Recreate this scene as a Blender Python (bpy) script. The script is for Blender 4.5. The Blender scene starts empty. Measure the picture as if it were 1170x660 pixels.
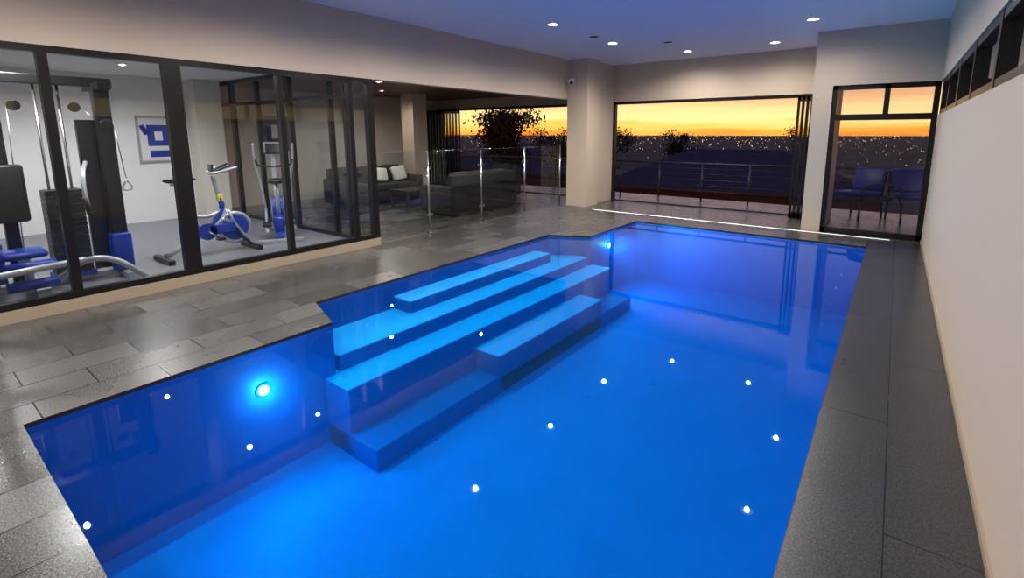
import bpy, bmesh, math, random
from mathutils import Vector, Matrix, Euler
random.seed(7)
sc = bpy.context.scene
try:
    sc.view_settings.view_transform = 'Standard'
    sc.view_settings.look = 'None'
except Exception as e:
    print(e)

# ------------------------------------------------------------------ materials
def srgb(r, g, b):
    def f(c):
        c /= 255.0
        return c/12.92 if c <= 0.04045 else ((c+0.055)/1.055)**2.4
    return (f(r), f(g), f(b), 1.0)

def new_mat(name):
    m = bpy.data.materials.new(name); m.use_nodes = True
    nt = m.node_tree
    return m, nt, nt.nodes['Principled BSDF']

def mat(name, col, rough=0.5, metal=0.0, spec=0.5, bump=0.0, bscale=50.0, var=0.0, emis=None, estr=0.0, coat=0.0):
    m, nt, p = new_mat(name)
    p.inputs['Base Color'].default_value = col
    p.inputs['Roughness'].default_value = rough
    p.inputs['Metallic'].default_value = metal
    p.inputs['Specular IOR Level'].default_value = spec
    p.inputs['Coat Weight'].default_value = coat
    if emis:
        p.inputs['Emission Color'].default_value = emis
        p.inputs['Emission Strength'].default_value = estr
    if bump or var:
        tc = nt.nodes.new('ShaderNodeTexCoord')
        n = nt.nodes.new('ShaderNodeTexNoise'); n.inputs['Scale'].default_value = bscale
        n.inputs['Detail'].default_value = 4
        nt.links.new(tc.outputs['Object'], n.inputs['Vector'])
        if bump:
            b = nt.nodes.new('ShaderNodeBump'); b.inputs['Strength'].default_value = bump
            b.inputs['Distance'].default_value = 0.01
            nt.links.new(n.outputs['Fac'], b.inputs['Height'])
            nt.links.new(b.outputs['Normal'], p.inputs['Normal'])
        if var:
            r = nt.nodes.new('ShaderNodeValToRGB')
            r.color_ramp.elements[0].position = 0.3
            r.color_ramp.elements[1].position = 0.7
            r.color_ramp.elements[0].color = tuple(c*(1-var) for c in col[:3])+(1,)
            r.color_ramp.elements[1].color = tuple(min(1, c*(1+var)) for c in col[:3])+(1,)
            nt.links.new(n.outputs['Fac'], r.inputs['Fac'])
            nt.links.new(r.outputs['Color'], p.inputs['Base Color'])
    return m

def glass_mat(name, tint=(0.9, 0.93, 0.95, 1), ior=1.5):
    m = bpy.data.materials.new(name); m.use_nodes = True
    nt = m.node_tree; nt.nodes.clear()
    o = nt.nodes.new('ShaderNodeOutputMaterial'); mx = nt.nodes.new('ShaderNodeMixShader')
    t = nt.nodes.new('ShaderNodeBsdfTransparent'); t.inputs['Color'].default_value = tint
    g = nt.nodes.new('ShaderNodeBsdfGlossy'); g.inputs['Roughness'].default_value = 0.0
    f = nt.nodes.new('ShaderNodeFresnel'); f.inputs['IOR'].default_value = ior
    nt.links.new(f.outputs[0], mx.inputs[0]); nt.links.new(t.outputs[0], mx.inputs[1])
    nt.links.new(g.outputs[0], mx.inputs[2]); nt.links.new(mx.outputs[0], o.inputs[0])
    return m

def paver_mat(name, base, joint, rough=0.3, rowh=0.32, width=0.62, var=0.3, mortar=0.0036, scale=120):
    m, nt, p = new_mat(name)
    tc = nt.nodes.new('ShaderNodeTexCoord')
    sep = nt.nodes.new('ShaderNodeSeparateXYZ'); cmb = nt.nodes.new('ShaderNodeCombineXYZ')
    nt.links.new(tc.outputs['Object'], sep.inputs[0])
    ad = nt.nodes.new('ShaderNodeMath'); ad.operation = 'ADD'; ad.inputs[1].default_value = 40*rowh-0.11
    nt.links.new(sep.outputs['X'], ad.inputs[0])
    ad2 = nt.nodes.new('ShaderNodeMath'); ad2.operation = 'ADD'; ad2.inputs[1].default_value = 12.0
    nt.links.new(sep.outputs['Y'], ad2.inputs[0])
    nt.links.new(ad2.outputs[0], cmb.inputs['X']); nt.links.new(ad.outputs[0], cmb.inputs['Y'])
    br = nt.nodes.new('ShaderNodeTexBrick')
    br.inputs['Scale'].default_value = 1.0
    br.inputs['Brick Width'].default_value = width
    br.inputs['Row Height'].default_value = rowh
    br.inputs['Mortar Size'].default_value = mortar
    br.inputs['Mortar Smooth'].default_value = 0.2
    br.inputs['Bias'].default_value = 0.0
    br.offset = 0.5
    br.inputs['Color1'].default_value = tuple(c*(1-var) for c in base[:3])+(1,)
    br.inputs['Color2'].default_value = tuple(c*(1+var) for c in base[:3])+(1,)
    br.inputs['Mortar'].default_value = joint
    nt.links.new(cmb.outputs[0], br.inputs['Vector'])
    n = nt.nodes.new('ShaderNodeTexNoise'); n.inputs['Scale'].default_value = scale; n.inputs['Detail'].default_value = 3
    n.inputs['Roughness'].default_value = 0.8
    nt.links.new(tc.outputs['Object'], n.inputs['Vector'])
    rp = nt.nodes.new('ShaderNodeValToRGB')
    rp.color_ramp.elements[0].position = 0.44; rp.color_ramp.elements[0].color = (0.3, 0.3, 0.3, 1)
    rp.color_ramp.elements[1].position = 0.6; rp.color_ramp.elements[1].color = (2.2, 2.2, 2.2, 1)
    nt.links.new(n.outputs['Fac'], rp.inputs['Fac'])
    mu = nt.nodes.new('ShaderNodeMix'); mu.data_type = 'RGBA'; mu.blend_type = 'MULTIPLY'; mu.inputs[0].default_value = 1
    nt.links.new(br.outputs['Color'], mu.inputs[6]); nt.links.new(rp.outputs['Color'], mu.inputs[7])
    nt.links.new(mu.outputs[2], p.inputs['Base Color'])
    bw = nt.nodes.new('ShaderNodeRGBToBW'); nt.links.new(br.outputs['Color'], bw.inputs[0])
    n2 = nt.nodes.new('ShaderNodeTexNoise'); n2.inputs['Scale'].default_value = 2.2; n2.inputs['Detail'].default_value = 3
    nt.links.new(tc.outputs['Object'], n2.inputs['Vector'])
    mr = nt.nodes.new('ShaderNodeMapRange')
    mr.inputs['To Min'].default_value = rough-0.05; mr.inputs['To Max'].default_value = rough+0.07
    nt.links.new(n2.outputs['Fac'], mr.inputs['Value'])
    ra = nt.nodes.new('ShaderNodeMath'); ra.operation = 'MULTIPLY_ADD'; ra.inputs[1].default_value = 2.0
    nt.links.new(bw.outputs[0], ra.inputs[0]); nt.links.new(mr.outputs[0], ra.inputs[2])
    nt.links.new(ra.outputs[0], p.inputs['Roughness'])
    p.inputs['Specular IOR Level'].default_value = 0.6
    b = nt.nodes.new('ShaderNodeBump'); b.inputs['Strength'].default_value = 0.04; b.inputs['Distance'].default_value = 0.002
    nt.links.new(n.outputs['Fac'], b.inputs['Height'])
    b2 = nt.nodes.new('ShaderNodeBump'); b2.inputs['Strength'].default_value = 0.6; b2.inputs['Distance'].default_value = 0.004
    b2.invert = True
    nt.links.new(br.outputs['Fac'], b2.inputs['Height']); nt.links.new(b.outputs['Normal'], b2.inputs['Normal'])
    nt.links.new(b2.outputs['Normal'], p.inputs['Normal'])
    return m

M = {}
M['wall'] = mat('taupe_render', srgb(184, 170, 154), 0.85, bump=0.15, bscale=180)
M['cream'] = mat('cream_plaster', srgb(214, 208, 198), 0.8)
M['white'] = mat('white_paint', srgb(232, 232, 232), 0.7)
M['ceil'] = mat('ceiling_paint', srgb(206, 208, 226), 0.8)  # some of the pool's blue bounce light is mixed into this colour
M['plinth'] = mat('beige_sill', srgb(150, 137, 120), 0.6)
M['frame'] = mat('black_aluminium', srgb(20, 18, 18), 0.3, metal=0.3)
M['deck'] = paver_mat('granite_pavers', srgb(68, 67, 66), srgb(9, 9, 9), 0.14)
M['sidedeck'] = paver_mat('dark_granite_slabs', srgb(44, 44, 46), srgb(8, 8, 8), 0.24, width=1.9, var=0.08, mortar=0.003, scale=95)
M['coping'] = mat('granite_edge', srgb(26, 26, 28), 0.4)
M['rubber'] = mat('gym_floor', srgb(110, 112, 120), 0.28, bump=0.1, bscale=200)
M['timber'] = mat('timber_soffit', srgb(120, 84, 58), 0.5, var=0.25, bscale=8)
M['steel'] = mat('brushed_steel', srgb(170, 172, 176), 0.25, metal=1.0)
M['silver'] = mat('silver_paint', srgb(180, 184, 192), 0.3, metal=0.5)
M['dgrey'] = mat('dark_grey_rail', srgb(60, 60, 66), 0.4, metal=0.6)
M['black'] = mat('black_plastic', srgb(16, 16, 18), 0.4)
M['blue'] = mat('blue_vinyl', srgb(18, 50, 150), 0.4)
M['yellow'] = mat('yellow_plastic', srgb(205, 200, 80), 0.4)
M['wicker'] = mat('dark_wicker', srgb(24, 22, 22), 0.7, bump=0.6, bscale=90)
M['cushion'] = mat('grey_cushion', srgb(38, 37, 39), 0.9, bump=0.2, bscale=60)
M['pillow'] = mat('pale_pillow', srgb(225, 225, 215), 0.9)
M['glass'] = glass_mat('window_glass', (0.82, 0.85, 0.87, 1))
M['clear'] = glass_mat('highlight_glass', ior=1.15)
M['fence'] = glass_mat('fence_glass', (0.86, 0.91, 0.91, 1), 1.5)
M['lamp'] = mat('lamp_lens', (1, 1, 1, 1), emis=(1, 0.95, 0.88, 1), estr=300)
M['glare'] = mat('lamp_glare_disc', (1, 1, 1, 1), emis=(1, 0.96, 0.9, 1), estr=4.0)  # added glowing disc, widens each downlight like glare
M['plamp'] = mat('pool_lamp_lens', (1, 1, 1, 1), emis=(0.55, 0.97, 1, 1), estr=40)
M['strip'] = mat('glowing_track', (1, 1, 1, 1), emis=(1, 0.97, 0.9, 1), estr=0.8)  # pale floor track, its lit white look put in as emission
M['land'] = mat('night_land', srgb(64, 50, 52), 1.0, var=0.5, bscale=0.02)
M['roof'] = mat('roof_tiles', srgb(66, 64, 76), 0.9, var=0.15, bscale=3)
M['brick'] = mat('dark_brick', srgb(60, 48, 42), 0.9)
M['leaf'] = mat('dark_foliage', srgb(30, 32, 20), 0.9)
M['bark'] = mat('bark', srgb(40, 30, 24), 0.9)
M['city'] = mat('city_light', (0.1, 0.1, 0.1, 1), emis=(1, 0.58, 0.24, 1), estr=3.2)
M['paper'] = mat('poster_paper', srgb(225, 225, 228), 0.6)
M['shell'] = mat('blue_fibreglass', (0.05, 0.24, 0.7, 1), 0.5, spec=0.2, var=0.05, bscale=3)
M['tread'] = mat('lit_fibreglass', (0.09, 0.36, 0.8, 1), 0.5, spec=0.2, var=0.05, bscale=3)  # paler copy of the shell, overhead light on the treads as colour
M['shaded_shell'] = mat('shaded_fibreglass', (0.010, 0.10, 0.38, 1), 0.5, spec=0.2, var=0.05, bscale=3)  # darker copy of the shell, shade on walls and step fronts as colour
M['mirror'] = mat('dark_screen', srgb(12, 14, 20), 0.1)

def water_mat():
    m = bpy.data.materials.new('pool_water'); m.use_nodes = True
    nt = m.node_tree; nt.nodes.clear()
    o = nt.nodes.new('ShaderNodeOutputMaterial'); mx = nt.nodes.new('ShaderNodeMixShader')
    t = nt.nodes.new('ShaderNodeBsdfTransparent'); t.inputs['Color'].default_value = (1, 1, 1, 1)
    g = nt.nodes.new('ShaderNodeBsdfGlossy'); g.inputs['Roughness'].default_value = 0.004
    g.inputs['Color'].default_value = (0.85, 0.95, 1, 1)
    f = nt.nodes.new('ShaderNodeFresnel'); f.inputs['IOR'].default_value = 1.26
    tc = nt.nodes.new('ShaderNodeTexCoord')
    n = nt.nodes.new('ShaderNodeTexNoise'); n.inputs['Scale'].default_value = 1.3; n.inputs['Detail'].default_value = 1
    b = nt.nodes.new('ShaderNodeBump'); b.inputs['Strength'].default_value = 0.02; b.inputs['Distance'].default_value = 0.03
    nt.links.new(tc.outputs['Object'], n.inputs['Vector']); nt.links.new(n.outputs['Fac'], b.inputs['Height'])
    nt.links.new(b.outputs['Normal'], g.inputs['Normal']); nt.links.new(b.outputs['Normal'], f.inputs['Normal'])
    nt.links.new(f.outputs[0], mx.inputs[0]); nt.links.new(t.outputs[0], mx.inputs[1])
    nt.links.new(g.outputs[0], mx.inputs[2]); nt.links.new(mx.outputs[0], o.inputs[0])
    va = nt.nodes.new('ShaderNodeVolumeAbsorption')     # sigma = (1-col)*density
    va.inputs['Color'].default_value = (0.0, 0.88, 0.99, 1); va.inputs['Density'].default_value = 2.4
    vs = nt.nodes.new('ShaderNodeVolumeScatter')
    vs.inputs['Color'].default_value = (0.02, 0.3, 1.0, 1); vs.inputs['Density'].default_value = 0.17
    asx = nt.nodes.new('ShaderNodeAddShader')
    nt.links.new(va.outputs[0], asx.inputs[0]); nt.links.new(vs.outputs[0], asx.inputs[1])
    nt.links.new(asx.outputs[0], o.inputs['Volume'])
    return m
M['water'] = water_mat()

# ------------------------------------------------------------------ mesh builder
class B:
    def __init__(s, name):
        s.name = name; s.bm = bmesh.new(); s.mats = []
    def mi(s, m):
        if m not in s.mats: s.mats.append(m)
        return s.mats.index(m)
    def _tag(s, old, m, smooth=False):
        i = s.mi(m)
        for f in s.bm.faces:
            if f not in old:
                f.material_index = i; f.smooth = smooth
    def box(s, x0, x1, y0, y1, z0, z1, m, rot=None, bev=0.0, seg=2, smooth=False):
        old = set(s.bm.faces)
        c = Vector(((x0+x1)/2, (y0+y1)/2, (z0+z1)/2))
        mt = Matrix.Translation(c)
        if rot is not None: mt = mt @ Euler(rot).to_matrix().to_4x4()
        mt = mt @ Matrix.Diagonal((abs(x1-x0), abs(y1-y0), abs(z1-z0), 1))
        r = bmesh.ops.create_cube(s.bm, size=1, matrix=mt)
        if bev > 0:
            ed = list({e for v in r['verts'] for e in v.link_edges})
            bmesh.ops.bevel(s.bm, geom=ed, offset=bev, segments=seg, affect='EDGES', profile=0.5)
        s._tag(old, m, smooth or bev > 0.015)
        return s
    def cyl(s, p1, p2, r, m, r2=None, seg=20):
        old = set(s.bm.faces)
        p1, p2 = Vector(p1), Vector(p2); d = p2-p1
        q = d.to_track_quat('Z', 'Y').to_matrix().to_4x4()
        bmesh.ops.create_cone(s.bm, cap_ends=True, segments=seg, radius1=r, radius2=r if r2 is None else r2,
                              depth=d.length, matrix=Matrix.Translation((p1+p2)/2) @ q)
        s._tag(old, m)
        for f in s.bm.faces:
            if f not in old and len(f.verts) == 4: f.smooth = True
        return s
    def tube(s, pts, r, m, seg=10, closed=False, smoothing=2):
        pts = [Vector(p) for p in pts]
        for _ in range(smoothing):   # chaikin
            n = []
            if not closed: n.append(pts[0])
            L = len(pts)
            for i in range(L if closed else L-1):
                a, b = pts[i], pts[(i+1) % L]
                n += [a*0.75+b*0.25, a*0.25+b*0.75]
            if not closed: n.append(pts[-1])
            pts = n
        old = set(s.bm.faces); rings = []
        L = len(pts); up = Vector((0, 0, 1)); prev = None
        for i, p in enumerate(pts):
            a = pts[(i-1) % L] if (closed or i > 0) else p
            b = pts[(i+1) % L] if (closed or i < L-1) else p
            t = (b-a).normalized()
            if prev is None:
                u = t.cross(up)
                if u.length < 0.1: u = t.cross(Vector((1, 0, 0)))
            else:
                u = prev - t*prev.dot(t)
            u.normalize(); prev = u; w = t.cross(u)
            rings.append([s.bm.verts.new(p + (u*math.cos(k*2*math.pi/seg)+w*math.sin(k*2*math.pi/seg))*r) for k in range(seg)])
        for i in range(L if closed else L-1):
            A, C = rings[i], rings[(i+1) % L]
            for k in range(seg):
                s.bm.faces.new((A[k], A[(k+1) % seg], C[(k+1) % seg], C[k]))
        if not closed:
            s.bm.faces.new(rings[0][::-1]); s.bm.faces.new(rings[-1])
        s._tag(old, m, True)
        return s
    def ring(s, c, R, r, axis, m, n=28):
        ax = Vector(axis).normalized()
        u = ax.cross(Vector((0, 0, 1)))
        if u.length < 0.1: u = ax.cross(Vector((1, 0, 0)))
        u.normalize(); w = ax.cross(u)
        return s.tube([Vector(c)+u*R*math.cos(k*2*math.pi/n)+w*R*math.sin(k*2*math.pi/n) for k in range(n)], r, m, 8, True, 0)
    def sph(s, c, r, m, sc_=(1, 1, 1), sub=2):
        old = set(s.bm.faces)
        bmesh.ops.create_icosphere(s.bm, subdivisions=sub, radius=r, matrix=Matrix.Translation(c) @ Matrix.Diagonal((*sc_, 1)))
        s._tag(old, m, True); return s
    def poly(s, pts, m):
        old = set(s.bm.faces)
        s.bm.faces.new([s.bm.verts.new(p) for p in pts]); s._tag(old, m); return s
    def done(s, loc=None, rotz=0.0, recalc=True):
        if recalc: bmesh.ops.recalc_face_normals(s.bm, faces=s.bm.faces)
        me = bpy.data.meshes.new(s.name); s.bm.to_mesh(me); s.bm.free()
        for m in s.mats: me.materials.append(M[m])
        o = bpy.data.objects.new(s.name, me); sc.collection.objects.link(o)
        if loc: o.location = loc
        o.rotation_euler[2] = rotz
        return o

def light(name, kind, loc, energy, col, parent=None, **kw):
    l = bpy.data.lights.new(name, kind); l.energy = energy; l.color = col
    for k, v in kw.items():
        if k != 'rot': setattr(l, k, v)
    o = bpy.data.objects.new(name, l); sc.collection.objects.link(o)
    o.location = loc
    if 'rot' in kw: o.rotation_euler = kw['rot']
    if parent: o.parent = parent
    return o

# ------------------------------------------------------------------ room constants
XL, XR = -5.93, 0.43
PXL, PXR, PXN = -3.77, -0.21, -4.37
PY0, PY1 = 0.32, 8.37
ZC, ZW = 3.185, 2.346
YW, YB = 10.75, 9.2
YBACK = -2.2
XG = -11.0     # gym / lounge rear wall
pool = [(PXL, PY0), (PXR, PY0), (PXR, PY1), (PXL, PY1), (PXL, 6.66), (PXN, 6.36), (PXN, 2.39), (PXL, 2.2)]

# floor: the dark slab walkway beside the right wall is its own strip of paving,
# the main deck wraps round the other three sides of the pool
bm = bmesh.new()
def ploop(pts, z):
    vs = [bm.verts.new((x, y, z)) for x, y in pts]
    return [bm.edges.new((vs[i], vs[(i+1) % len(vs)])) for i in range(len(vs))]
main = [(PXR, YBACK), (PXR, PY0), (PXL, PY0), (PXL, 2.2), (PXN, 2.39), (PXN, 6.36), (PXL, 6.66), (PXL, PY1), (PXR, PY1), (PXR, 8.99),
        (XR+0.25, 8.99), (XR+0.25, YW+0.2), (-11.6, YW+0.2), (-11.6, 4.3), (XL-0.25, 4.3), (XL-0.25, YBACK)]
ed = ploop(main, 0)
bmesh.ops.triangle_fill(bm, use_beauty=True, use_dissolve=False, edges=ed)
side = [(PXR, YBACK), (XR+0.25, YBACK), (XR+0.25, 8.99), (PXR, 8.99)]
f2 = bm.faces.new([bm.verts.new((x, y, 0)) for x, y in side]); f2.material_index = 1
for f in bm.faces:
    f.normal_update()
    if f.normal.z < 0: f.normal_flip()
me = bpy.data.meshes.new('floor'); bm.to_mesh(me); bm.free(); me.materials.append(M['deck']); me.materials.append(M['sidedeck'])
o = bpy.data.objects.new('floor', me); sc.collection.objects.link(o)

b = B('trim_1')
for i in range(len(pool)):
    (x0, y0), (x1, y1) = pool[i], pool[(i+1) % len(pool)]
    b.poly([(x0, y0, -0.001), (x1, y1, -0.001), (x1, y1, -0.03), (x0, y0, -0.03)], 'coping')
b.done(recalc=False)

# pool shell with a moulded stair on the left, dark ledge added as its floor shadow
ZF = -1.08
b = B('swimming_pool')
for i in range(len(pool)):
    (x0, y0), (x1, y1) = pool[i], pool[(i+1) % len(pool)]
    b.poly([(x0, y0, -0.03), (x1, y1, -0.03), (x1, y1, ZF), (x0, y0, ZF)], 'shell' if i in (1, 2) else 'shaded_shell')  # left and near walls take the darkened copy as painted shade
b.poly([(x, y, ZF) for x, y in pool], 'shell')
b.box(-4.38, -4.08, 3.3, 6.0, ZF, -0.19, 'shaded_shell', bev=0.02, seg=3)
b.box(-4.38, -3.78, 2.25, 6.6, ZF, -0.33, 'shaded_shell', bev=0.02, seg=3)
b.box(-4.38, -3.44, 2.1, 6.75, ZF, -0.48, 'shaded_shell', bev=0.02, seg=3)
b.box(-4.38, -3.08, 3.6, 5.8, ZF, -0.66, 'shaded_shell', bev=0.02, seg=3)
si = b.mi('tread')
for f in b.bm.faces:                    # step tops in the paler copy, light from above put into colour
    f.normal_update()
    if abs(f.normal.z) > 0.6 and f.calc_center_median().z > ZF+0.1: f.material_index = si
b.box(-4.38, -3.08, 2.1, 6.75, ZF-0.02, -0.88, 'shaded_shell', bev=0.02, seg=3)  # added dark ledge, stands in for the shadow below the steps
pool_ob = b.done(recalc=False)

b = B('pool_water')
def grow(x, y):
    cx, cy = -2.0, 4.4
    return (x+(0.004 if x > cx else -0.004), y+(0.004 if y > cy else -0.004))
wp = [grow(x, y) for x, y in pool]
top = [b.bm.verts.new((x, y, -0.035)) for x, y in wp]; bot = [b.bm.verts.new((x, y, ZF-0.01)) for x, y in wp]
b.bm.faces.new(top); b.bm.faces.new(bot[::-1])
for i in range(len(wp)):
    j = (i+1) % len(wp); b.bm.faces.new((top[i], bot[i], bot[j], top[j]))
b.mi('water'); o = b.done(); o.parent = pool_ob

# ------------------------------------------------------------------ shell walls
def wallbox(name, *a):
    b = B(name); b.box(*a); return b.done()
wallbox('wall_left', XL-0.22, XL, YBACK, YW, ZW, ZC, 'wall')
wallbox('trim_2', XL-0.14, XL, YBACK, 4.31, 0, 0.11, 'plinth')
ZS = 1.87
wallbox('wall_right', XR, XR+0.2, YBACK, YB, 0, ZS, 'wall')
wallbox('wall_right_header', XR, XR+0.2, YBACK, YB+0.2, ZW, ZC, 'wall')
wallbox('baseboard_right', XR-0.012, XR, YBACK, YB-0.02, 0, 0.035, 'plinth')
wallbox('wall_back', XG-0.2, XR+0.2, YBACK-0.2, YBACK, 0, ZC, 'wall')
wallbox('wall_far', -5.55, -1.17, YW, YW+0.2, ZW, ZC, 'wall')
wallbox('wall_far_return', -5.75, -5.55, 9.85, YW+0.2, 0, ZC, 'wall')
wallbox('wall_lounge_header', -11.6, -5.75, YW, YW+0.2, ZW, ZC, 'wall')
wallbox('wall_lounge_pier', -6.38, -5.75, YW, YW+0.2, 0, ZW, 'wall')
wallbox('wall_block_side', -1.17, -0.9, YB, YW+0.2, 0, ZC, 'wall')
wallbox('wall_block_header', -0.9, XR+0.2, YB, YB+0.25, ZW, ZC, 'wall')
wallbox('column', -5.93, -5.42, 9.33, 9.85, 0, ZC, 'wall')
wallbox('column', -10.3, -9.85, 8.3, 8.75, 0, 2.6, 'wall')
wallbox('column', -11.0, -10.55, 3.75, 4.2, 0, 2.6, 'cream')
wallbox('ceiling', XL-0.22, XR+0.2, YBACK, YW+0.2, ZC, ZC+0.15, 'ceil')
wallbox('ceiling_lounge', -11.6, XL-0.22, 4.3, YW+0.2, 2.6, 2.7, 'timber')
wallbox('ceiling_gym', -11.2, XL-0.22, YBACK, 4.3, 2.6, 2.7, 'white')
wallbox('floor_gym', -11.2, XL-0.14, YBACK, 4.3, -0.1, 0.0, 'rubber')
wallbox('wall_gym', XG-0.2, XG, YBACK, 4.3, 0, 2.6, 'white')
wallbox('wall_lounge', -11.8, -11.6, 4.3, YW+0.2, 0, 2.6, 'cream')

# ------------------------------------------------------------------ windows
def glaze(name, axis, fixed, us, z0, z1, fw=0.05, fd=0.06, transoms=(), glass='glass', th=None):
    b = B(name)
    def bx(u0, u1, za, zb, d, m):
        if axis == 'Y': b.box(fixed-d/2, fixed+d/2, u0, u1, za, zb, m)
        else: b.box(u0, u1, fixed-d/2, fixed+d/2, za, zb, m)
    bx(us[0], us[-1], z0, z0+fw, fd, 'frame'); bx(us[0], us[-1], z1-fw, z1, fd, 'frame')
    for i, u in enumerate(us):
        w = fw if not (th and i in th) else th[i]
        a = u if i == 0 else (u-w if i == len(us)-1 else u-w/2)
        bx(a, a+w, z0, z1, fd*1.1, 'frame')
    for t in transoms: bx(us[0], us[-1], t-fw/2, t+fw/2, fd, 'frame')
    u0, u1 = us[0]+fw*0.5, us[-1]-fw*0.5
    if axis == 'Y': b.poly([(fixed, u0, z0+.02), (fixed, u1, z0+.02), (fixed, u1, z1-.02), (fixed, u0, z1-.02)], glass)
    else: b.poly([(u0, fixed, z0+.02), (u1, fixed, z0+.02), (u1, fixed, z1-.02), (u0, fixed, z1-.02)], glass)
    return b.done(recalc=False)

glaze('window_1', 'Y', XL-0.05, [YBACK, -1.0, 0.04, 1.0, 1.94, 3.02, 3.95, 4.31], 0.11, ZW, 0.06, 0.08,
      th={3: 0.07, 4: 0.15, 7: 0.1, 2: 0.14})
glaze('window_2', 'X', 4.3, [-10.98, -10.3, -9.3, -8.2, -7.0, -6.6, -6.02], 0.0, 2.58, 0.06, 0.07, transoms=(2.15,), th={1:0.1,3:0.1})
b = B('window_3')
yb = YB+0.08
b.box(-0.9, -0.83, yb-0.04, yb+0.04, 0, ZW, 'frame'); b.box(XR-0.07, XR, yb-0.04, yb+0.04, 0, ZW, 'frame')
b.box(-0.9, XR, yb-0.04, yb+0.04, ZW-0.07, ZW, 'frame'); b.box(-0.9, XR, yb-0.04, yb+0.04, 0, 0.09, 'frame')
b.box(-0.9, XR, yb-0.045, yb+0.045, 1.81, 1.9, 'frame'); b.box(-0.225, -0.155, yb-0.04, yb+0.04, 1.87, ZW, 'frame')
b.poly([(-0.87, yb, 0.03), (XR-0.03, yb, 0.03), (XR-0.03, yb, ZW-0.03), (-0.87, yb, ZW-0.03)], 'glass')
b.done(recalc=False)
glaze('window_4', 'Y', XR+0.06, [YBACK, -0.9, 0.4, 1.7, 3.0, 4.25, 5.5, 6.75, 8.0, YB], ZS, ZW, 0.06, 0.09, th={3: 0.1, 5: 0.1, 7: 0.1}, glass='clear')

def panel(b, x, y0, y1, z1, w=0.05):
    b.box(x-0.02, x+0.02, y0, y0+w, 0.02, z1, 'frame'); b.box(x-0.02, x+0.02, y1-w, y1, 0.02, z1, 'frame')
    b.box(x-0.02, x+0.02, y0, y1, 0.02, 0.12, 'frame'); b.box(x-0.02, x+0.02, y0, y1, z1-0.07, z1, 'frame')
    b.poly([(x, y0, 0.1), (x, y1, 0.1), (x, y1, z1-0.05), (x, y0, z1-0.05)], 'glass')
b = B('door_1')
zt = ZW-0.003
b.box(-5.54, -1.18, YW+0.02, YW+0.12, zt-0.06, zt, 'frame')
b.box(-5.54, -5.48, YW+0.02, YW+0.12, 0, zt, 'frame'); b.box(-1.24, -1.18, YW+0.02, YW+0.12, 0, zt, 'frame')
b.box(-5.54, -1.18, YW+0.03, YW+0.11, 0.0, 0.02, 'frame')
for k in range(4): panel(b, -1.3-0.075*k, YW-0.45, YW+0.1, ZW-0.07)
b.done(recalc=False)
b = B('door_2')
b.box(-11.58, -6.39, YW+0.02, YW+0.12, zt-0.06, zt, 'frame')
b.box(-6.45, -6.39, YW+0.02, YW+0.12, 0, zt, 'frame')
b.box(-11.58, -6.39, YW+0.03, YW+0.11, 0.0, 0.02, 'frame')
for k in range(6): panel(b, -11.4+0.13*k, YW-0.6, YW+0.1, ZW-0.07)
b.done(recalc=False)

b = B('floor_track_glow')
b.box(-5.1, 0.05, 9.02, 9.08, 0.0, 0.012, 'strip'); b.box(-5.12, 0.07, 9.005, 9.02, 0, 0.014, 'steel'); b.box(-5.12, 0.07, 9.08, 9.095, 0, 0.014, 'steel')
b.done()

# ------------------------------------------------------------------ glass fence
b = B('glass_pool_fence')
fx = -6.03; ys = [4.42, 5.34, 6.6, 7.9, 9.2]
for i in range(4):
    b.poly([(fx, ys[i]+0.05, 0.08), (fx, ys[i+1]-0.05, 0.08), (fx, ys[i+1]-0.05, 1.33), (fx, ys[i]+0.05, 1.33)], 'fence')
    b.tube([(fx, ys[i]+0.05, 1.33), (fx, ys[i+1]-0.05, 1.33)], 0.003, 'steel', smoothing=0)
for y in ys[1:]:
    b.cyl((fx, y, 0), (fx, y, 1.34), 0.019, 'steel'); b.cyl((fx, y, 0), (fx, y, 0.015), 0.05, 'steel')
    for z in (0.3, 1.05): b.box(fx-0.012, fx+0.012, y-0.07, y+0.07, z-0.02, z+0.02, 'steel')
b.done(recalc=False)

# ------------------------------------------------------------------ terrace, balustrade
b = B('floor_terrace'); b.box(-12.5, 2.5, YW+0.2, 12.4, -0.2, -0.01, 'deck'); b.box(0.66, 2.5, 9.3, YW+0.2, -0.2, -0.01, 'deck'); b.done()
b = B('balustrade')
for x in [-11.5+1.1*k for k in range(13)]:
    b.cyl((x, 12.2, -0.02), (x, 12.2, 0.88), 0.022, 'dgrey')
b.cyl((-12, 12.2, 0.88), (2.4, 12.2, 0.88), 0.026, 'dgrey')
for z in (0.2, 0.34, 0.48, 0.62, 0.76): b.cyl((-12, 12.2, z), (2.4, 12.2, z), 0.005, 'dgrey', seg=8)
b.done()
def stand_in_chair(loc, rz):  # chairs added to stand in for a blue reflection in the glass
    b = B('reflection_chair')
    for sx in (-0.3, 0.3):
        b.tube([(sx, -0.35, 0.0), (sx, -0.3, 0.42), (sx, 0.3, 0.45), (sx, 0.34, 0.0)], 0.018, 'dgrey', smoothing=1)
        b.tube([(sx, -0.28, 0.42), (sx, -0.42, 0.9)], 0.018, 'dgrey', smoothing=0)
        b.tube([(sx, -0.33, 0.64), (sx, 0.25, 0.64), (sx, 0.32, 0.44)], 0.018, 'dgrey', smoothing=1)
    b.box(-0.28, 0.28, -0.28, 0.32, 0.42, 0.5, 'blue', bev=0.03)
    b.box(-0.28, 0.28, -0.39, -0.31, 0.5, 0.95, 'blue', rot=(0.28, 0, 0), bev=0.03)
    b.done(loc=loc, rotz=rz)
stand_in_chair((-0.55, 11.5, -0.01), math.radians(150)); stand_in_chair((0.35, 11.5, -0.01), math.radians(200))

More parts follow.
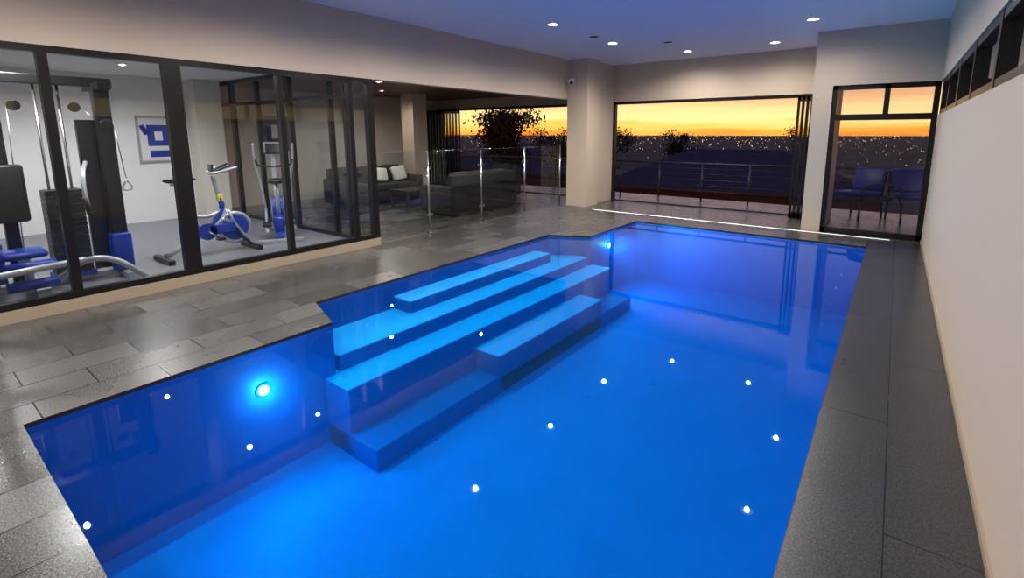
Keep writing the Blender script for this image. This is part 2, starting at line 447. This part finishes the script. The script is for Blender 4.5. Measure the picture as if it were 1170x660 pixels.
# ------------------------------------------------------------------ landscape
b = B('ground'); b.poly([(-9000, 14, -4), (9000, 14, -4), (9000, 60, -6), (-9000, 60, -6)], 'land')
b.poly([(-9000, 60, -6), (9000, 60, -6), (9000, 400, -30), (-9000, 400, -30)], 'land')
b.poly([(-9000, 400, -30), (9000, 400, -30), (9000, 9000, -30), (-9000, 9000, -30)], 'land')
b.done(recalc=False)
b = B('city_lights')
for k in range(1300):
    d = 450*math.exp((random.random()**0.7)*2.8); a = math.radians(random.uniform(-62, 25))
    x, y = d*math.sin(a), d*math.cos(a); r = d*0.0005*random.uniform(0.5, 1.3)
    vs = [b.bm.verts.new(Vector((x, y, -29+r))+Vector(v)*r) for v in ((1,0,0),(0,1,0),(-1,0,0),(0,-1,0),(0,0,1),(0,0,-1))]
    for i in range(4):
        b.bm.faces.new((vs[i], vs[(i+1)%4], vs[4])); b.bm.faces.new((vs[(i+1)%4], vs[i], vs[5]))
b.mi('city'); b.done()

def house(x, y, w, d, zr, ze, rot=0):
    b = B('neighbour_house')
    b.box(-w/2+.4, w/2-.4, -d/2+.4, d/2-.4, -6, ze, 'brick')
    e = [(-w/2, -d/2, ze), (w/2, -d/2, ze), (w/2, d/2, ze), (-w/2, d/2, ze)]
    r = [(-w/2+d/2, 0, zr), (w/2-d/2, 0, zr)]
    b.poly([e[0], e[1], r[1], r[0]], 'roof'); b.poly([e[2], e[3], r[0], r[1]], 'roof')
    b.poly([e[1], e[2], r[1]], 'roof'); b.poly([e[3], e[0], r[0]], 'roof')
    b.box(-w/2, w/2, -d/2, d/2, ze-0.15, ze, 'roof')
    b.done(loc=(x, y, 0), rotz=rot)
house(-7.5, 30, 14, 9, 0.7, -1.2, 0.15)
house(-24, 32, 12, 9, 0.8, -1.0, -0.1)
house(-40, 34, 12, 9, 0.7, -1.2, 0.2)
house(9, 34, 12, 9, -0.4, -2.2, 0.1)

def tree(x, y, z0, ztop, rad, n=2600):
    b = B('gum_tree')
    cz = ztop - rad*0.75
    b.tube([(0, 0, z0), (0.1, 0, (z0+cz)/2), (0, 0, cz)], 0.16, 'bark')
    cl = []
    for k in range(17):
        a = random.uniform(0, 6.28); rr = rad*random.uniform(0.15, 0.85)
        c = Vector((math.cos(a)*rr, math.sin(a)*rr, cz+random.uniform(-0.6, 0.55)*rad))
        b.tube([(0, 0, cz-rad*0.8), (c.x*0.4, c.y*0.4, cz-rad*0.3), tuple(c)], 0.035, 'bark', 6)
        cl.append((c, rad*random.uniform(0.25, 0.45)))
    i = b.mi('leaf')
    for k in range(n):
        c, r = random.choice(cl)
        p = c + Vector((random.gauss(0, 1), random.gauss(0, 1), random.gauss(0, 0.75)))*r*0.5
        s = rad*0.035*random.uniform(0.7, 1.6)
        m = Euler((random.uniform(0, 3), random.uniform(0, 3), random.uniform(0, 3))).to_matrix()
        f = b.bm.faces.new([b.bm.verts.new(p+m @ Vector(v)*s) for v in ((-1, 0, 0), (0, -.6, 0), (1.3, 0, 0), (0, .6, 0))])
        f.material_index = i
    b.done(loc=(x, y, 0), recalc=False)
tree(-17.1, 21, -4.5, 3.0, 2.0, 6500)
tree(-14.0, 21, -4.5, 1.9, 1.2, 2500)
tree(-15.8, 44, -6, 2.2, 1.8, 2000)
tree(-5.6, 44, -6, 2.4, 1.6, 2000)
tree(-22.5, 44, -6, 2.2, 2.0, 1500)

# ------------------------------------------------------------------ lights
def downlight(x, y, z, e, size=math.radians(165), col=(1, 0.91, 0.8), r=0.026, R=0.072):
    b = B('downlight')
    b.ring((0, 0, -0.004), R+0.008, 0.008, (0, 0, 1), 'white', 24)
    b.cyl((0, 0, -0.002), (0, 0, 0.004), R, 'glare', seg=24)
    b.cyl((0, 0, -0.006), (0, 0, -0.001), r, 'lamp', seg=20)
    o = b.done(loc=(x, y, z-0.002))
    light('lamp', 'SPOT', (0, 0, -0.03), e, col, o, spot_size=size, spot_blend=0.7, shadow_soft_size=0.024)
for y in (-1.0, 0.8, 2.6, 4.4, 6.22, 8.11):
    downlight(-4.22, y, ZC, 200); downlight(-1.11, y, ZC, 92)
downlight(-3.45, 9.75, ZC, 120); downlight(-1.9, 9.75, ZC, 90)
for x, y in ((-6.75, 2.6), (-6.75, 0.9), (-6.75, 3.6), (-9.2, 0.6), (-9.2, 2.4)): downlight(x, y, 2.6, 125, col=(1, 0.96, 0.93), r=0.018, R=0.045)
for x, y in ((-6.75, 4.85), (-8.2, 6.1), (-9.8, 7.35), (-6.8, 7.35)): downlight(x, y, 2.6, 62, r=0.018, R=0.045)
for i, (x, y) in enumerate(((-4.2, 7.4), (-3.4, 8.6))):
    b = B('ceiling_speaker'); b.cyl((0, 0, -0.006), (0, 0, 0.0), 0.09, 'cushion'); b.ring((0, 0, -0.004), 0.09, 0.006, (0, 0, 1), 'white'); b.done(loc=(x, y, ZC))

def pool_lamp(x, y, z, e, e2):
    b = B('pool_light')
    b.cyl((0.001, 0, 0), (0.012, 0, 0), 0.055, 'blue'); b.cyl((0.012, 0, 0), (0.018, 0, 0), 0.036, 'plamp')
    o = b.done(loc=(x, y, z))
    light('lamp', 'POINT', (0.07, 0, 0), e, (0.25, 0.85, 1.0), o, shadow_soft_size=0.02)
    light('lamp_beam', 'SPOT', (0.09, 0, 0), e2, (0.15, 0.62, 1.0), o, spot_size=math.radians(150), spot_blend=0.6, shadow_soft_size=0.03,
          rot=(0, math.radians(-84), 0))
pool_lamp(PXL, 1.59, -0.36, 8, 60)
pool_lamp(PXL, 7.27, -0.26, 5, 160)

# ------------------------------------------------------------------ security camera
b = B('security_camera')
b.cyl((0, 0, 0), (0, -0.03, 0), 0.05, 'white'); b.cyl((0, -0.03, 0), (0, -0.1, -0.02), 0.015, 'white')
b.cyl((-0.03, -0.06, -0.03), (0.09, -0.2, -0.07), 0.042, 'white'); b.cyl((0.09, -0.2, -0.07), (0.095, -0.206, -0.072), 0.034, 'mirror')
b.box(-0.03, 0.09, -0.2, -0.06, 0.0, 0.008, 'white')
b.done(loc=(-5.8, 9.33, 2.74))

# ------------------------------------------------------------------ gym equipment
def multigym():
    b = B('multi_gym')
    b.box(-0.04, 0.04, -0.75, 0.8, 0.0, 0.07, 'silver'); b.box(-0.5, 0.4, 0.68, 0.78, 0.0, 0.07, 'silver')
    b.box(-0.45, 0.45, -0.05, 0.05, 0, 0.07, 'silver'); b.box(-0.4, 0.4, -0.8, -0.7, 0, 0.07, 'silver')
    for y in (-0.55, -0.1, 0.72):
        b.box(-0.055, 0.055, y-0.05, y+0.05, 0.05, 2.18, 'black', bev=0.01)
    b.box(0.1, 0.2, 0.64, 0.78, 0.05, 2.1, 'black', bev=0.01)
    b.box(0.08, 0.24, 0.62, 0.8, 0.07, 0.5, 'blue', bev=0.02)
    b.box(-0.06, 0.06, -0.65, 0.85, 2.1, 2.2, 'black', bev=0.01)
    b.box(-0.3, 0.3, 0.66, 0.78, 2.06, 2.14, 'black', bev=0.01)
    for k in range(18): b.box(-0.13, 0.13, 0.16, 0.46, 0.12+0.05*k, 0.165+0.05*k, 'black', bev=0.004)
    for k in range(8): b.box(-0.13, 0.13, -0.46, -0.2, 0.12+0.05*k, 0.165+0.05*k, 'blue', bev=0.004)
    b.box(-0.14, 0.14, 0.14, 0.48, 0.07, 0.12, 'blue')
    for y in (0.22, 0.40, -0.4, -0.26): b.cyl((0, y, 0.07), (0, y, 2.1), 0.012, 'steel')
    b.cyl((0, 0.31, 0.8), (0, 0.31, 2.1), 0.004, 'steel', seg=6)
    b.box(-0.03, 0.03, 0.5, 0.66, 0.1, 1.75, 'black')
    for (x, y, z) in ((0.08, 0.31, 2.05), (0.08, -0.28, 2.05), (0.08, 0.05, 1.88), (0.08, 0.5, 1.88), (0.1, -0.1, 0.35), (0.2, 0.72, 1.7)):
        b.cyl((x-0.012, y, z), (x+0.012, y, z), 0.05, 'black'); b.ring((x, y, z), 0.048, 0.005, (1, 0, 0), 'dgrey')
    for p in (((0.08, -0.33, 2.05), (0.08, -0.42, 1.62)), ((0.08, 0.0, 1.88), (0.08, -0.05, 0.38)), ((0.08, 0.55, 1.88), (0.2, 0.68, 1.7)), ((0.2, 0.78, 1.7), (0.24, 0.82, 1.1))):
        b.cyl(p[0], p[1], 0.005, 'steel', seg=6)
    b.tube([(-0.5, -0.42, 1.45), (-0.42, -0.42, 1.6), (0.08, -0.42, 1.62), (0.5, -0.42, 1.6), (0.58, -0.42, 1.45)], 0.014, 'silver')
    b.tube([(0.24, 0.82, 1.1), (0.24, 0.88, 0.98), (0.24, 0.76, 0.98), (0.24, 0.82, 1.1)], 0.01, 'silver', smoothing=1)
    b.tube([(0.05, -0.12, 1.5), (0.25, -0.25, 1.45), (0.36, -0.55, 1.25), (0.36, -0.72, 1.1)], 0.022, 'silver')
    b.tube([(-0.05, -0.12, 1.5), (-0.25, -0.25, 1.45), (-0.36, -0.55, 1.25), (-0.36, -0.72, 1.1)], 0.022, 'silver')
    b.cyl((0.36, -0.68, 1.14), (0.36, -0.78, 1.02), 0.03, 'black'); b.cyl((-0.36, -0.68, 1.14), (-0.36, -0.78, 1.02), 0.03, 'black')
    b.tube([(0.2, 0.5, 1.3), (0.42, 0.42, 1.2), (0.5, 0.4, 0.95), (0.5, 0.42, 0.8)], 0.02, 'silver'); b.cyl((0.5, 0.4, 0.95), (0.5, 0.42, 0.78), 0.026, 'black')
    b.box(0.06, 0.13, -0.24, 0.04, 0.72, 1.3, 'black', bev=0.03)
    b.box(0.15, 0.5, -0.25, 0.07, 0.4, 0.47, 'blue', bev=0.03)
    b.box(0.05, 0.45, -0.12, -0.06, 0.34, 0.4, 'silver')
    b.cyl((0.42, -0.09, 0.05), (0.42, -0.09, 0.38), 0.028, 'silver')
    for z in (0.34, 0.16): b.cyl((0.56, -0.26, z), (0.56, 0.1, z), 0.05, 'blue')
    b.tube([(0.45, -0.08, 0.38), (0.54, -0.08, 0.34), (0.56, -0.08, 0.16)], 0.018, 'silver')
    b.tube([(0.05, 0.1, 0.05), (0.35, 0.15, 0.12), (0.6, 0.28, 0.34), (0.72, 0.5, 0.34), (0.74, 0.72, 0.12), (0.74, 0.8, 0.03)], 0.032, 'silver')
    b.tube([(0.05, -0.6, 0.05), (0.45, -0.65, 0.1), (0.7, -0.5, 0.3), (0.76, -0.2, 0.34), (0.62, 0.3, 0.34)], 0.032, 'silver')
    return b.done(loc=(-7.15, 0.88, 0))
multigym()

def spinbike():
    b = B('spin_bike')   # front = +Y
    b.box(-0.28, 0.28, -0.55, -0.48, 0.0, 0.06, 'black', bev=0.01); b.box(-0.28, 0.28, 0.5, 0.57, 0, 0.06, 'black', bev=0.01)
    b.tube([(0, -0.5, 0.07), (0, -0.2, 0.2), (0, 0.0, 0.32), (0, 0.25, 0.5), (0, 0.5, 0.1)], 0.035, 'silver', smoothing=1)
    b.tube([(0, -0.05, 0.28), (0, -0.18, 0.6), (0, -0.26, 0.95)], 0.032, 'silver')
    b.tube([(0, 0.0, 0.3), (0, 0.22, 0.6), (0, 0.18, 0.75)], 0.034, 'blue')
    b.tube([(0, 0.18, 0.75), (0, 0.15, 0.9), (0, 0.13, 1.05)], 0.026, 'silver')
    b.box(-0.03, 0.03, 0.15, 0.22, 0.7, 0.8, 'yellow', bev=0.01)
    b.tube([(0, -0.2, 0.55), (0, 0.05, 0.5), (0, 0.2, 0.6)], 0.028, 'silver')
    b.cyl((-0.018, 0.34, 0.32), (0.018, 0.34, 0.32), 0.17, 'blue', seg=36); b.ring((0, 0.34, 0.32), 0.2, 0.026, (1, 0, 0), 'silver', 40)
    b.cyl((-0.05, 0.34, 0.32), (0.05, 0.34, 0.32), 0.035, 'silver')
    b.tube([(0.05, 0.34, 0.32), (0.06, 0.38, 0.2), (0.05, 0.52, 0.06)], 0.018, 'black'); b.tube([(-0.05, 0.34, 0.32), (-0.06, 0.38, 0.2), (-0.05, 0.52, 0.06)], 0.018, 'black')
    b.tube([(0.05, 0.34, 0.32), (0.05, 0.26, 0.58)], 0.016, 'silver', smoothing=0); b.tube([(-0.05, 0.34, 0.32), (-0.05, 0.26, 0.58)], 0.016, 'silver', smoothing=0)
    b.cyl((0.05, -0.02, 0.32), (0.08, -0.02, 0.32), 0.11, 'blue', seg=28); b.box(0.05, 0.08, 0.0, 0.32, 0.27, 0.4, 'blue', bev=0.01)
    b.tube([(0.1, -0.02, 0.32), (0.1, 0.1, 0.22)], 0.013, 'steel', smoothing=0); b.tube([(-0.06, -0.02, 0.32), (-0.06, -0.14, 0.42)], 0.013, 'steel', smoothing=0)
    b.box(0.1, 0.2, 0.05, 0.14, 0.2, 0.23, 'black', bev=0.005); b.box(-0.17, -0.07, -0.19, -0.1, 0.4, 0.43, 'black', bev=0.005)
    b.box(-0.012, 0.012, -0.36, -0.1, 0.95, 0.98, 'silver')
    b.sph((0, -0.32, 1.02), 0.1, 'black', (1.15, 1.2, 0.4)); b.sph((0, -0.18, 1.02), 0.06, 'black', (0.7, 2.0, 0.45))
    b.tube([(-0.24, 0.34, 1.16), (-0.22, 0.12, 1.1), (0, 0.1, 1.08), (0.22, 0.12, 1.1), (0.24, 0.34, 1.16)], 0.018, 'silver')
    b.tube([(-0.08, 0.12, 1.1), (-0.07, 0.34, 1.2), (0.07, 0.34, 1.2), (0.08, 0.12, 1.1)], 0.016, 'black')
    b.box(-0.05, 0.05, 0.1, 0.13, 1.12, 1.2, 'mirror')
    return b.done(loc=(-7.3, 2.58, 0))
spinbike()

def crossbike():
    b = B('elliptical_trainer')   # front = +Y local
    b.box(-0.3, 0.3, -0.6, -0.52, 0, 0.06, 'silver', bev=0.01); b.box(-0.26, 0.26, 0.52, 0.6, 0, 0.06, 'silver', bev=0.01)
    b.box(-0.05, 0.05, -0.56, 0.56, 0.04, 0.11, 'blue', bev=0.01)
    b.cyl((-0.08, 0.25, 0.36), (0.08, 0.25, 0.36), 0.25, 'blue', seg=32); b.cyl((-0.09, 0.25, 0.36), (0.09, 0.25, 0.36), 0.17, 'silver', seg=32)
    b.box(-0.07, 0.07, -0.25, 0.3, 0.08, 0.34, 'blue', bev=0.03)
    b.tube([(0, 0.25, 0.5), (0, 0.34, 0.9), (0, 0.28, 1.32)], 0.035, 'silver')
    b.box(-0.14, 0.14, 0.22, 0.28, 1.28, 1.48, 'black', rot=(-0.4, 0, 0), bev=0.015); b.box(-0.1, 0.1, 0.205, 0.225, 1.31, 1.45, 'mirror', rot=(-0.4, 0, 0))
    b.tube([(-0.25, 0.0, 1.2), (-0.24, 0.2, 1.1), (0, 0.32, 1.08), (0.24, 0.2, 1.1), (0.25, 0.0, 1.2)], 0.016, 'black')
    for sx in (-1, 1):
        b.tube([(sx*0.27, 0.05, 1.45), (sx*0.27, 0.16, 1.2), (sx*0.2, 0.3, 0.75), (sx*0.17, 0.38, 0.4)], 0.018, 'silver')
        b.tube([(sx*0.17, 0.38, 0.4), (sx*0.17, -0.1, 0.25+sx*0.06), (sx*0.17, -0.5, 0.2+sx*0.03)], 0.02, 'silver', smoothing=1)
        b.box(sx*0.17-0.06, sx*0.17+0.06, -0.35, -0.02, 0.26+sx*0.05, 0.3+sx*0.05, 'black', bev=0.01)
    b.tube([(0, -0.15, 0.3), (0, -0.25, 0.85)], 0.03, 'silver', smoothing=0)
    b.sph((0, -0.3, 0.9), 0.12, 'black', (1.1, 1.1, 0.4)); b.sph((0, -0.16, 0.9), 0.06, 'black', (0.7, 1.8, 0.45))
    return b.done(loc=(-7.75, 3.75, 0), rotz=math.radians(65))
crossbike()

b = B('framed_jersey')
b.box(0, 0.03, -0.32, 0.32, -0.42, 0.42, 'silver', bev=0.005); b.box(0.03, 0.034, -0.28, 0.28, -0.38, 0.38, 'paper')
b.box(0.034, 0.04, -0.17, 0.17, -0.12, 0.26, 'blue'); b.box(0.034, 0.04, -0.25, -0.17, 0.08, 0.26, 'blue', rot=(0.4, 0, 0)); b.box(0.034, 0.04, 0.17, 0.25, 0.08, 0.26, 'blue', rot=(-0.4, 0, 0))
b.box(0.04, 0.043, -0.06, 0.06, -0.02, 0.14, 'paper'); b.box(0.034, 0.04, -0.15, 0.15, -0.32, -0.2, 'blue')
b.done(loc=(XG+0.005, 3.25, 1.5))
b = B('framed_poster'); b.box(0, 0.03, -0.3, 0.3, -0.4, 0.4, 'black', bev=0.005); b.box(0.03, 0.034, -0.25, 0.25, -0.35, 0.35, 'cushion'); b.box(0.034, 0.037, -0.1, 0.1, -0.1, 0.2, 'paper'); b.done(loc=(-11.6, 5.7, 1.6))

# ------------------------------------------------------------------ lounge furniture
def sofa(name, L=1.9):
    b = B(name)   # faces +Y local, length along X
    h = L/2
    b.box(-h, h, -0.42, 0.42, 0.06, 0.3, 'wicker', bev=0.03)
    b.box(-h, h, -0.45, -0.28, 0.1, 0.82, 'wicker', bev=0.04)
    for sx in (-1, 1): b.box(sx*h-0.09, sx*h+0.09, -0.44, 0.43, 0.06, 0.6, 'wicker', bev=0.04)
    n = max(1, round(L/0.7)); w = (L-0.22)/n
    for k in range(n):
        x = -h+0.11+w*k
        b.box(x+0.01, x+w-0.01, -0.27, 0.42, 0.3, 0.45, 'cushion', bev=0.04, seg=3)
        b.box(x+0.02, x+w-0.02, -0.3, -0.14, 0.45, 0.85, 'cushion', rot=(0.15, 0, 0), bev=0.05, seg=3)
    for sx in (-1, 1):
        for sy in (-1, 1): b.cyl((sx*(h-0.05), sy*0.36, 0), (sx*(h-0.05), sy*0.36, 0.08), 0.025, 'black')
    return b
b = sofa('outdoor_sofa', 1.9); b.done(loc=(-7.2, 7.55, 0), rotz=math.radians(90))
b = sofa('outdoor_sofa', 2.0)
b.box(-0.9, -0.52, -0.12, 0.02, 0.47, 0.82, 'pillow', rot=(0.3, 0.1, 0), bev=0.05, seg=3); b.box(-0.35, 0.03, -0.12, 0.02, 0.47, 0.8, 'pillow', rot=(0.3, -0.1, 0), bev=0.05, seg=3)
b.done(loc=(-9.85, 7.1, 0), rotz=math.radians(-90))
b = sofa('outdoor_armchair', 0.85); b.done(loc=(-8.2, 9.5, 0), rotz=math.radians(180))
b = B('coffee_table')
b.box(-0.3, 0.3, -0.55, 0.55, 0.34, 0.4, 'wicker', bev=0.01)
for sx in (-1, 1):
    for sy in (-1, 1): b.box(sx*0.25-0.03, sx*0.25+0.03, sy*0.5-0.03, sy*0.5+0.03, 0, 0.34, 'wicker')
b.done(loc=(-8.6, 7.3, 0))

# ------------------------------------------------------------------ world: dusk sky
w = bpy.data.worlds.new('dusk'); sc.world = w; w.use_nodes = True
nt = w.node_tree; nt.nodes.clear()
out = nt.nodes.new('ShaderNodeOutputWorld'); bg = nt.nodes.new('ShaderNodeBackground')
tc = nt.nodes.new('ShaderNodeTexCoord'); sp = nt.nodes.new('ShaderNodeSeparateXYZ')
nt.links.new(tc.outputs['Generated'], sp.inputs[0])
mp = nt.nodes.new('ShaderNodeMapping'); mp.inputs['Scale'].default_value = (2.5, 2.5, 45)
nz = nt.nodes.new('ShaderNodeTexNoise'); nz.inputs['Scale'].default_value = 1.6; nz.inputs['Detail'].default_value = 6
nt.links.new(tc.outputs['Generated'], mp.inputs[0]); nt.links.new(mp.outputs[0], nz.inputs['Vector'])
ms = nt.nodes.new('ShaderNodeMath'); ms.operation = 'MULTIPLY_ADD'; ms.inputs[1].default_value = 0.05; ms.inputs[2].default_value = -0.014
nt.links.new(nz.outputs['Fac'], ms.inputs[0])
ad = nt.nodes.new('ShaderNodeMath'); ad.operation = 'ADD'
nt.links.new(sp.outputs['Z'], ad.inputs[0]); nt.links.new(ms.outputs[0], ad.inputs[1])
rp = nt.nodes.new('ShaderNodeValToRGB'); cr = rp.color_ramp
stops = [(0.0, srgb(190, 84, 30)), (0.009, srgb(248, 136, 44)), (0.022, srgb(255, 190, 82)), (0.04, srgb(255, 224, 148)),
         (0.06, srgb(252, 204, 138)), (0.08, srgb(232, 168, 124)), (0.15, srgb(150, 138, 155)), (0.45, srgb(56, 72, 120)), (1.0, srgb(28, 42, 88))]
while len(cr.elements) < len(stops): cr.elements.new(0.5)
for e, (p, c) in zip(cr.elements, stops): e.position = p; e.color = c
nt.links.new(ad.outputs[0], rp.inputs['Fac']); nt.links.new(rp.outputs[0], bg.inputs['Color'])
bg.inputs['Strength'].default_value = 1.4
nt.links.new(bg.outputs[0], out.inputs[0])

# ------------------------------------------------------------------ camera
cd = bpy.data.cameras.new('camera'); co = bpy.data.objects.new('camera', cd); sc.collection.objects.link(co)
cd.sensor_width = 36; cd.sensor_fit = 'HORIZONTAL'; cd.lens = 558.65/1170*36
cd.shift_x = -(607.9-585)/1170; cd.shift_y = -(330-246.6)/1170
cd.clip_start = 0.05; cd.clip_end = 20000
co.location = (0, 0, 1.6)
co.rotation_euler = (math.radians(90-9.529), 0, math.radians(36.465))
sc.camera = co
